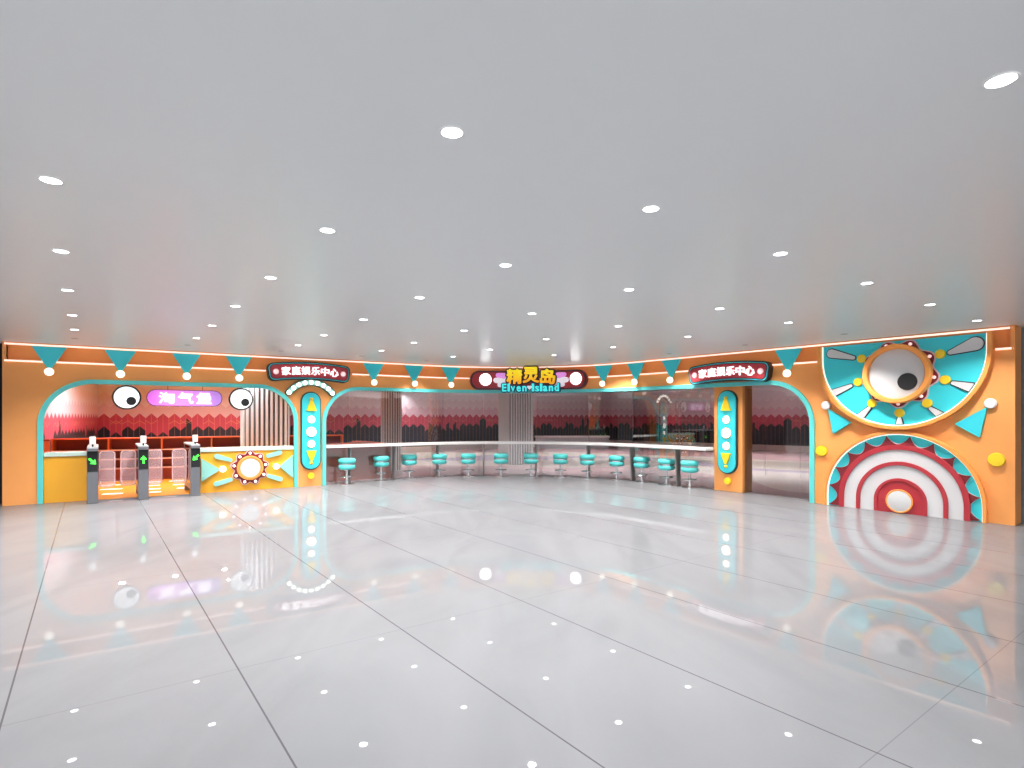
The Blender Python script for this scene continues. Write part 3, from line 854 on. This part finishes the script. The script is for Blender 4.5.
build(G().lathe([(.245, .0), (.245, .088), (.2, .092), (0, .1)], 'y', 48, (mx, 0, mz)), 'medallion', MURALW, CT, smooth=35)

# ------------------------------------------------------------------ turnstiles
ta = math.atan2(.81, -.585) - PI / 2
def arrow(a):
    pts = [(-.018, -.085), (.018, -.085), (.018, .0), (.062, .0), (0, .08), (-.062, .0), (-.018, .0)]
    c, s_ = math.cos(a), math.sin(a)
    return [(x * c - z * s_, x * s_ + z * c) for x, z in pts]
def turnstile(px, by, ang, wings, label, ta=ta):
    u = by - HZ; Y = CH * F / u; X = (px - 512) / F * Y
    T = thing('turnstile', label, 'turnstile', Matrix.Translation((X, Y, 0)) @ Matrix.Rotation(ta, 4, 'Z'), 'grey entrance turnstiles')
    build(G().box(-.095, .095, 0, .20, 0, 1.13), 'front_post', METAL, T, bevel=.008)
    build(G().box(-.085, .085, 1.20, 1.38, 0.007, 1.13), 'rear_post', METAL, T, bevel=.008)
    build(G().box(-.095, .095, .0, 1.38, 1.12, 1.165), 'top_cover', GREYTRIM, T, bevel=.015)
    build(G().box(-.085, .085, .20, 1.20, .14, .26), 'bottom_beam', METAL, T)
    for sx in (-1, 1):
        build(G().box(sx * .08 - .006, sx * .08 + .006, .20, 1.20, .26, 1.12), 'side_glass', DGLASS, T)
    P = build(G().box(-.088, .088, -.008, .004, .65, 1.075), 'screen', SCREEN, T)
    build(G().prism([(x * 1.0, z + .865) for x, z in arrow(ang)], -.013, -.006), 'arrow', GREEN, P)
    C_ = build(G().box(-.055, .055, .06, .10, 1.215, 1.375), 'reader', WHITE, T, bevel=.008)
    build(G().lathe([(.016, 1.165), (.016, 1.22)], 'z', 12, (0, .08, 0)), 'reader_stem', BLACK, C_)
    for sx in wings:
        pts = [(sx * (.1 + .15 + x) , z + .645) for x, z in rrect(.29, .78, .07, 6)]
        if sx < 0: pts.reverse()
        Wg = build(G().prism(pts, .695, .71), 'wing_gate', ACRYL, T)
        o1 = [(sx * (.25 + x), z + .645) for x, z in rrect(.295, .785, .075, 6)]; i1 = [(sx * (.25 + x), z + .645) for x, z in rrect(.255, .745, .055, 6)]
        build(G().band(o1, i1, .69, .715), 'wing_edge', PINKEDGE, Wg)
turnstile(92.6, 503.6, math.radians(-135), (1,), 'grey turnstile beside short amber counter, green arrow slanting down')
turnstile(143.6, 499.6, 0, (-1, 1), 'middle grey turnstile whose green arrow points straight up')
turnstile(195.6, 496, math.radians(135), (-1,), 'grey turnstile beside the long counter with the cog medallion')
for px, py, lb in ((116, 501, 'thin dark slot in the floor before the lane with the plain counter'), (170, 497, 'thin dark slot in the floor before the lane by the medallion counter')):
    Y = CH * F / (py - HZ); X = (px - 512) / F * Y
    g = G().prism(rrect(.25, .07, .03, 5), 0, .006).tf(Matrix.Rotation(PI / 2, 4, 'X'))
    g.v = [(x, y, abs(z)) for x, y, z in g.v]
    tag(build(g, 'floor_slot', STEEL, M=Matrix.Translation((X, Y, 0)) @ Matrix.Rotation(aA, 4, 'Z')), lb, 'floor fitting', 'dark floor slots by the turnstiles')

# white painted stripes on the play floor
ri = 0
for xa, xb, py, lane in ((97, 122, 478.6, 0), (97, 122, 482.2, 0), (98, 122.5, 486, 0), (100, 122.5, 490, 0), (102, 123, 494.6, 0),
                         (148.5, 160, 482.4, 1), (148.5, 160, 486, 1), (149, 160.5, 489.4, 1), (149.5, 161, 492.6, 1),
                         (166, 186, 478, 2), (169, 186.5, 481.5, 2), (173, 187, 485, 2), (177, 187.5, 488.5, 2)):
    Y = CH * F / (py - HZ); x0 = (xa - 512) / F * Y
    # follow the slope of the front
    def hit(px):
        t = (px - 512) / F   # line Y = Y0 + .48 (X - x0)
        yy = (Y - .48 * x0) / (1 - .48 * t); return t * yy, yy
    p, q_ = hit(xa), hit(xb); L = math.dist(p, q_); a = math.atan2(q_[1] - p[1], q_[0] - p[0])
    o = build(G().box(0, L, -.085, .085, .006, .010), 'floor_stripe', STRIPEW, M=Matrix.Translation((p[0], p[1], 0)) @ Matrix.Rotation(a, 4, 'Z'))
    lane_t = ['between the first two turnstiles', 'just past the middle turnstile', 'before the turnstile next to the medallion counter'][lane]
    k = [5, 4, 4][lane]; idx = ri; ri = (ri + 1) % k
    tag(o, '%s white stripe from the red-brown shelves, %s' % (ORD[idx], lane_t), 'floor marking', 'white stripes on the amber play floor')

# ------------------------------------------------------------------ red-brown shoe shelves
def shelf(p, q_, dep, label, n, hgt=1.19):
    p, q_ = Vector(p), Vector(q_); t = (q_ - p); L = t.length; a = math.atan2(t.y, t.x)
    T = thing('shoe_shelf', label, 'shelf', Matrix.Translation((p.x, p.y, .006)) @ Matrix.Rotation(a, 4, 'Z'))
    build(G().box(0, L, dep - .03, dep, 0, hgt), 'back_board', BROWN, T)
    for z, m in ((hgt, BROWNEDGE), (.86, PINKLINE), (.61, PINKLINE), (.35, PINKLINE), (.04, BROWN)):
        s_ = build(G().box(0, L, .02, dep - .03, z - .035, z), 'shelf_board', BROWN, T)
        build(G().box(0, L, 0, .02, z - .036, z + .001), 'edge_strip', m, s_)
    for k in range(n + 1):
        x = min(max(L * k / n, .02), L - .02)
        build(G().box(x - .018, x + .018, .004, dep - .03, (.86 if 0 < k < n else 0), hgt - .036), 'upright', BROWNEDGE, T)
    for k in range(n):
        build(G().box(L * k / n + .02, L * (k + 1) / n - .02, .10, .12, 0.04, .32), 'kick_board', BROWN, T)
shelf((-12.25, 15.15), (-5.45, 18.42), .36, 'long low red-brown shoe shelf facing the turnstiles', 6)
shelf((-11.78, 14.55), (-12.36, 15.25), .25, 'short red-brown shelf returning beside the play room side wall', 1, 1.19)

# ------------------------------------------------------------------ slatted columns
def slat_column(cx, cy, w, dep, ang, m1, m2, label, n, h=H - .004):
    T = thing('slatted_column', label, 'column', Matrix.Translation((cx, cy, .006)) @ Matrix.Rotation(ang, 4, 'Z'))
    build(G().box(-w / 2, w / 2, -dep / 2, dep / 2, 0, h - .01), 'core', m2, T)
    g = G()
    p = w / n
    for k in range(n): g.box(-w / 2 + p * (k + .2), -w / 2 + p * (k + .72), -dep / 2 - .05, -dep / 2, 0, h - .01)
    build(g, 'slat_face', m1, T)
    nd = max(2, int(dep / p))
    for sx in (-1, 1):
        g = G(); pd = dep / nd
        for k in range(nd): g.box(*(sorted((sx * w / 2, sx * (w / 2 + .05)))), -dep / 2 + pd * (k + .2), -dep / 2 + pd * (k + .72), 0, h - .01)
        build(g, 'slat_face', m1, T)
    return T
c = Vector((-7.35, 16.15))
slat_column(-7.02, 16.2, 1.12, .62, aA - .02, SLATW, SLATD, 'beige slatted column in the play room behind the hanging eye', 9)
slat_column(-4.02, 18.95, .56, .5, .25, SLATG, SLATG2, 'narrow silver slatted column inside the window near the capsule pillar', 7)
cc = slat_column(.14, 21.55, .93, .93, .45, SLATG, SLATG2, 'broad grey slatted column in the middle of the shop window', 9)

# round red bench seen through the windows near the first pillar
c0, c1 = S(318, -.75), S(390.5, -.75); sm = (c0 + c1) / 2
T = thing('curved_counter', 'low rosy brown counter with curved dark red top just inside the first window', 'counter', frame(sm, .006, 0))
g = G(); n = 14
for k in range(n + 1):
    x = c0 - sm + (c1 - c0) * k / n; g.v += [(x, .75, 0), (x, .80, 0), (x, .80, .90), (x, .75, .90)]
for k in range(n):
    for q in range(4): g.f.append((4 * k + q, 4 * k + (q + 1) % 4, 4 * k + 4 + (q + 1) % 4, 4 * k + 4 + q))
g.f += [(0, 1, 2, 3), (4 * n + 3, 4 * n + 2, 4 * n + 1, 4 * n)]
build(g.bend(sm), 'front_panel', mat('rosy_brown_panel', (214, 146, 128), .45), T)
inv = frame(sm, .006, 0).inverted()
pl = [tuple(PT(c0 + (c1 - c0) * k / 10, -.72)) for k in range(11)]
bk = [((px - 512) / F * Y, Y) for px, Y in ((388, 16.95), (383, 17.5), (378, 17.85), (372, 18.2), (365, 18.5), (358, 18.68), (352, 18.7), (343, 17.9), (325, 17.3))]
pl = pl + bk; n = len(pl)
vs = [inv @ Vector((x, y, .906)) for x, y in pl] + [inv @ Vector((x, y, .956)) for x, y in pl]
g = G().add(vs, [tuple(range(n)), tuple(range(2 * n - 1, n - 1, -1))] + [(i, (i + 1) % n, (i + 1) % n + n, i + n) for i in range(n)])
build(g, 'countertop', BROWN, T)
g = G().tube([inv @ Vector((x, y, .962)) for x, y in bk[:7]], .022)
build(g, 'edge_strip', mat('salmon_edge', (236, 128, 104), .4), T, smooth=60)
T = thing('low_grey_box', 'long low grey box deep in the shop past the broad grey column', 'counter', Matrix.Translation((2.9, 31.5, .006)))
build(G().box(-1.6, 2.4, -.3, .3, 0, .62), 'body', GREYTRIM, T); build(G().box(-1.65, 2.45, -.35, .35, .62, .70), 'countertop', WHITE, T, bevel=.01)  # plain grey box with a wider pale top slab

# orange pier on the far wall
pd_ = (Vector((15.6, 27.6)) - Vector((6.16, 35.8))).normalized()
tt = 7.05
pp = Vector((6.16, 35.8)) + pd_ * tt
o = build(G().box(-.28, .28, -.12, .0, .006, 2.95), 'wall_panel', ORANGE, M=Matrix.Translation((pp.x, pp.y, 0)) @ Matrix.Rotation(math.atan2(pd_.y, pd_.x), 4, 'Z'))  # flat orange box against the far wall
tag(o, 'flat orange pier on the far hexagon wall, seen through the glass door', 'panel')

# ------------------------------------------------------------------ bar counter with steel fins
a, b = O2[0] + .095, S(714.2, -.3)
s0 = (a + b) / 2; n = int((b - a) / .12)
T = thing('bar_counter', 'long curved white bar counter along the shop glass on steel fins', 'counter', frame(s0, 0, 0))
outl = [(a - s0 + (b - a) * k / n) for k in range(n + 1)]
g = G()
for x in outl: g.v += [(x, -.04, .96), (x, .27, .96), (x, .27, 1.035), (x, -.04, 1.035)]
for k in range(n):
    for j in range(4): q0 = 4 * k; g.f.append((q0 + j, q0 + (j + 1) % 4, q0 + 4 + (j + 1) % 4, q0 + 4 + j))
g.f += [(0, 1, 2, 3), (4 * n + 3, 4 * n + 2, 4 * n + 1, 4 * n)]
# the end that meets the free-standing pillar keeps in front of it
build(g.bend(s0), 'worktop', WORKTOP, T, smooth=30, bevel=.008)
for px in FIN:
    s_ = S(px, -.15); Mx = frame(s0).inverted() @ frame(s_, 0, 0)
    gg = G().add([(-.016, .10, .0), (.016, .10, .0), (.016, .24, .0), (-.016, .24, .0), (-.016, .02, .96), (.016, .02, .96), (.016, .24, .96), (-.016, .24, .96)],
                 [(0, 3, 2, 1), (4, 5, 6, 7), (0, 1, 5, 4), (1, 2, 6, 5), (2, 3, 7, 6), (3, 0, 4, 7)])
    for v in range(len(gg.v)):
        x, y, z = gg.v[v]; gg.v[v] = (x, y, max(z, .0))
    build(gg.tf(Mx), 'leg', STEEL, T)

# ------------------------------------------------------------------ bar stools
st = thing('bar_stool', 'x', 'stool', Matrix.Identity(4), 'turquoise bar stools along the white counter')
def cushion(z0, h, r):
    k = .045
    return G().lathe([(0, z0), (r - k, z0), (r - k * .4, z0 + k * .3), (r, z0 + k), (r, z0 + h - k), (r - k * .4, z0 + h - k * .3), (r - k, z0 + h), (0, z0 + h)], 'z', 32)
build(cushion(.395, .135, .215), 'seat_base', STOOL, st, smooth=40)
build(cushion(.545, .14, .222), 'seat_cushion', STOOL, st, smooth=40)
build(G().lathe([(.205, .525), (.205, .55)], 'z', 32), 'seat_band', CHROME, st, smooth=40)
build(G().lathe([(.10, .375), (.10, .397)], 'z', 24), 'seat_plate', CHROME, st)
build(G().lathe([(.026, .02), (.026, .38)], 'z', 16), 'column', CHROME, st, smooth=40)
build(G().lathe([(.036, .02), (.036, .2)], 'z', 16), 'column_sleeve', CHROME, st, smooth=40)
fr = build(G().torus(.165, .011, (0, 0, .205), 'z', 32, 8), 'footrest', CHROME, st, smooth=60)
for k in range(4):
    a_ = PI / 4 + PI / 2 * k; build(G().tube([(0, 0, .205), (.165 * math.cos(a_), .165 * math.sin(a_), .205)], .007, 6), 'spoke', CHROME, fr)
build(G().lathe([(0, .0), (.20, .0), (.20, .008), (.17, .018), (.05, .03), (0, .032)], 'z', 36), 'base', CHROME, st, smooth=40)
SL = ['one place from the capsule pillar', 'two places from the capsule pillar', 'three places from the capsule pillar', 'four places from the capsule pillar', 'five places from the capsule pillar', 'before the pale face of the broad grey column',
      'before the dark edge of the broad grey column', 'six places from the free-standing pillar', 'five places from the free-standing pillar', 'four places from the free-standing pillar', 'three places from the free-standing pillar', 'two places from the free-standing pillar', 'right beside the free-standing orange pillar']
for i, (px, by) in enumerate(((347, 484.3), (381.2, 480.6), (409.3, 478.4), (439.3, 477.3), (468.3, 476.9), (501, 476.6), (531, 476.6), (560.3, 477.2), (587.4, 478.3), (616.6, 480), (641.6, 482.1), (666.7, 485), (689.6, 487.9))):
    o = st if i == 0 else copy_tree(st)
    Y = CH * F / (by - HZ); X = (px - 512) / F * Y
    o.matrix_world = Matrix.Translation((X, Y, 0)) @ Matrix.Rotation(.4 * i, 4, 'Z')
    o['label'] = 'turquoise two-tier bar stool, ' + SL[i]

# ------------------------------------------------------------------ ceiling fittings
dl = thing('downlight', 'x', 'light', Matrix.Identity(4), 'round white downlights in the hall ceiling')
build(G().lathe([(.052, -.004), (.062, -.006), (.066, -.001), (.066, .0)], 'z', 28), 'ring', WHITE, dl, smooth=40)
build(G().lathe([(0, -.005), (.055, -.005), (.055, -.001), (0, -.001)], 'z', 24), 'lens', DOWN, dl)
ROWS = [('row nearest the turnstile end', [(51, 180), (61, 251), (67.5, 290), (72, 315), (74.5, 329.5)]),
        ('second row from the turnstile end', [(452, 132), (327.5, 230), (270.5, 277.5), (235.5, 306), (212, 325.5), (196.5, 338)]),
        ('third row from the turnstile end', [(1001, 80), (651, 208.5), (505.5, 265), (419.5, 297.5), (363.5, 319.5), (324, 335), (298, 345)]),
        ('fourth row from the turnstile end', [(780.5, 253.5), (629, 289.5), (532, 313.5), (464, 330.5), (414, 342.5), (381.5, 350.5)]),
        ('fourth row from the mural end', [(867, 283), (719.5, 308.5), (618.5, 326), (546, 339), (490, 349.5), (453, 356.5)]),
        ('third row from the mural end', [(930, 304.5), (788.5, 322.5), (688, 336.5), (613, 347), (554, 355)]),
        ('second row from the mural end', [(977, 320.5)]),
        ('outermost row beside the dark side wall', [(-488, 71), (-264, 205), (-167, 264), (-106, 298), (-71, 319.5)])]
first = True
for rn, lst in ROWS:
    for k, (px, py) in enumerate(lst):
        o = dl if first else copy_tree(dl); first = False
        Y = (H - CH) * F / (HZ - py); X = (px - 512) / F * Y
        o.matrix_world = Matrix.Translation((X, Y, H))
        o['label'] = 'round white downlight, %s, %s toward the shop front' % (rn, ORD[k])
        L = bpy.data.lights.new('downlight_lamp', 'AREA'); L.shape = 'DISK'; L.size = .11; L.energy = 15; L.color = (1, .98, .96); L.spread = math.radians(125)
        lo = newobj('downlight_lamp', L); lo.parent = o; lo.location = (0, 0, -.012)
sp_ = thing('recessed_spotlight', 'x', 'light', Matrix.Identity(4), 'small recessed spotlights close to the front')
build(G().lathe([(.045, -.003), (.06, -.004), (.062, .0)], 'z', 20), 'ring', GREYTRIM, sp_)
build(G().lathe([(0, -.001), (.046, -.001), (.046, .0), (0, .0)], 'z', 20), 'aperture', BLACK, sp_)
near = ['over the first pennant', 'over the third pennant', 'over the arched sign by the capsule pillar', 'over the pennant past the first arched sign', 'between the two pennants near the silver column', 'past the logo board', 'before the second arched sign', 'above the second arched sign', 'before the eye mural']
for i, (px, py) in enumerate(((75, 338.5), (187.6, 345), (281, 351), (361, 356), (427, 361), (610, 360), (669.3, 353.5), (745, 345), (844.3, 334))):
    o = sp_ if i == 0 else copy_tree(sp_)
    Y = (H - CH) * F / (HZ - py); X = (px - 512) / F * Y
    o.matrix_world = Matrix.Translation((X, Y, H)); o['label'] = 'small dark recessed ceiling spotlight ' + near[i]
    L = bpy.data.lights.new('wall_washer_lamp', 'SPOT'); L.energy = 130 if i > 6 else 190; L.spot_size = math.radians(118); L.spot_blend = .75; L.shadow_soft_size = .04; L.color = (1, .96, .92)
    lo = newobj('wall_washer_lamp', L); lo.parent = o; lo.location = (0, 0, -.01)

# ------------------------------------------------------------------ light
def lamps(x, y, sx, sy, nx, ny, e, rot=0., sprd=105):
    """a field of small round lamps under the ceiling"""
    for a in range(nx):
        for b in range(ny):
            u, v = ((a + .5) / nx - .5) * sx, ((b + .5) / ny - .5) * sy
            L = bpy.data.lights.new('shop_and_fill_lamp', 'AREA'); L.shape = 'DISK'; L.size = .13; L.energy = e / nx / ny; L.color = (.95, .98, 1); L.spread = math.radians(sprd)
            o = newobj('shop_and_fill_lamp', L); o.location = (x + u * math.cos(rot) - v * math.sin(rot), y + u * math.sin(rot) + v * math.cos(rot), H - .02)
p_ = PT(S(356, -.6), -.6); lamps(p_.x, p_.y, 2.2, .05, 3, 1, 60, aA, 120)  # added fill row, brightens the rosy counter front behind the glass
lamps(-10.3, 17.5, 4.2, 2.8, 3, 2, 330, aA, 165)
lamps(-9.35, 13.75, 3.0, .5, 3, 1, 45, aA)  # added fill row over the lanes, brightens the floor stripes
lamps(-7.6, 15.2, 2.2, .6, 2, 1, 60, aA)
lamps(-3.5, 21.5, 4.5, 4, 3, 2, 100)
lamps(-3.0, 26.5, 6, 3, 3, 2, 105)
lamps(4.0, 26.0, 6, 7, 3, 3, 200)
lamps(7.5, 18.5, 4.5, 5, 2, 2, 160)
lamps(10.5, 25.0, 4, 5, 2, 2, 150)
lamps(2.5, 19.0, 5, 2.5, 2, 1, 90)
w = bpy.data.worlds.new('world'); SC.world = w; w.use_nodes = True
nt = w.node_tree; bg = nt.nodes['Background']
# the open mall around the hall: bright all round, a dark band added around eye level to darken the window reflections
tc = nt.nodes.new('ShaderNodeTexCoord'); sp = nt.nodes.new('ShaderNodeSeparateXYZ'); rp = nt.nodes.new('ShaderNodeValToRGB'); mr = nt.nodes.new('ShaderNodeMapRange')
nt.links.new(tc.outputs['Generated'], sp.inputs[0]); nt.links.new(sp.outputs[2], mr.inputs[0]); mr.inputs[1].default_value = -.15; mr.inputs[2].default_value = .15
els = rp.color_ramp.elements
while len(els) < 4: els.new(.5)
for e, (z, v) in zip(els, ((-.064, 1.), (-.056, .06), (.042, .06), (.052, 1.))): e.position = (z + .15) / .3; e.color = (.96 * v, .97 * v, v, 1)
nt.links.new(mr.outputs[0], rp.inputs[0]); nt.links.new(rp.outputs[0], bg.inputs[0]); bg.inputs[1].default_value = 2.3
SC.view_settings.view_transform = 'Standard'; SC.view_settings.look = 'None'; SC.view_settings.gamma = 1; SC.view_settings.use_curve_mapping = False
SC.view_settings.exposure = 0.3
SC.cycles.max_bounces = 10; SC.cycles.diffuse_bounces = 4; SC.cycles.glossy_bounces = 5; SC.cycles.transparent_max_bounces = 16
SC.cycles.sample_clamp_indirect = 6; SC.cycles.caustics_reflective = False; SC.cycles.caustics_refractive = False
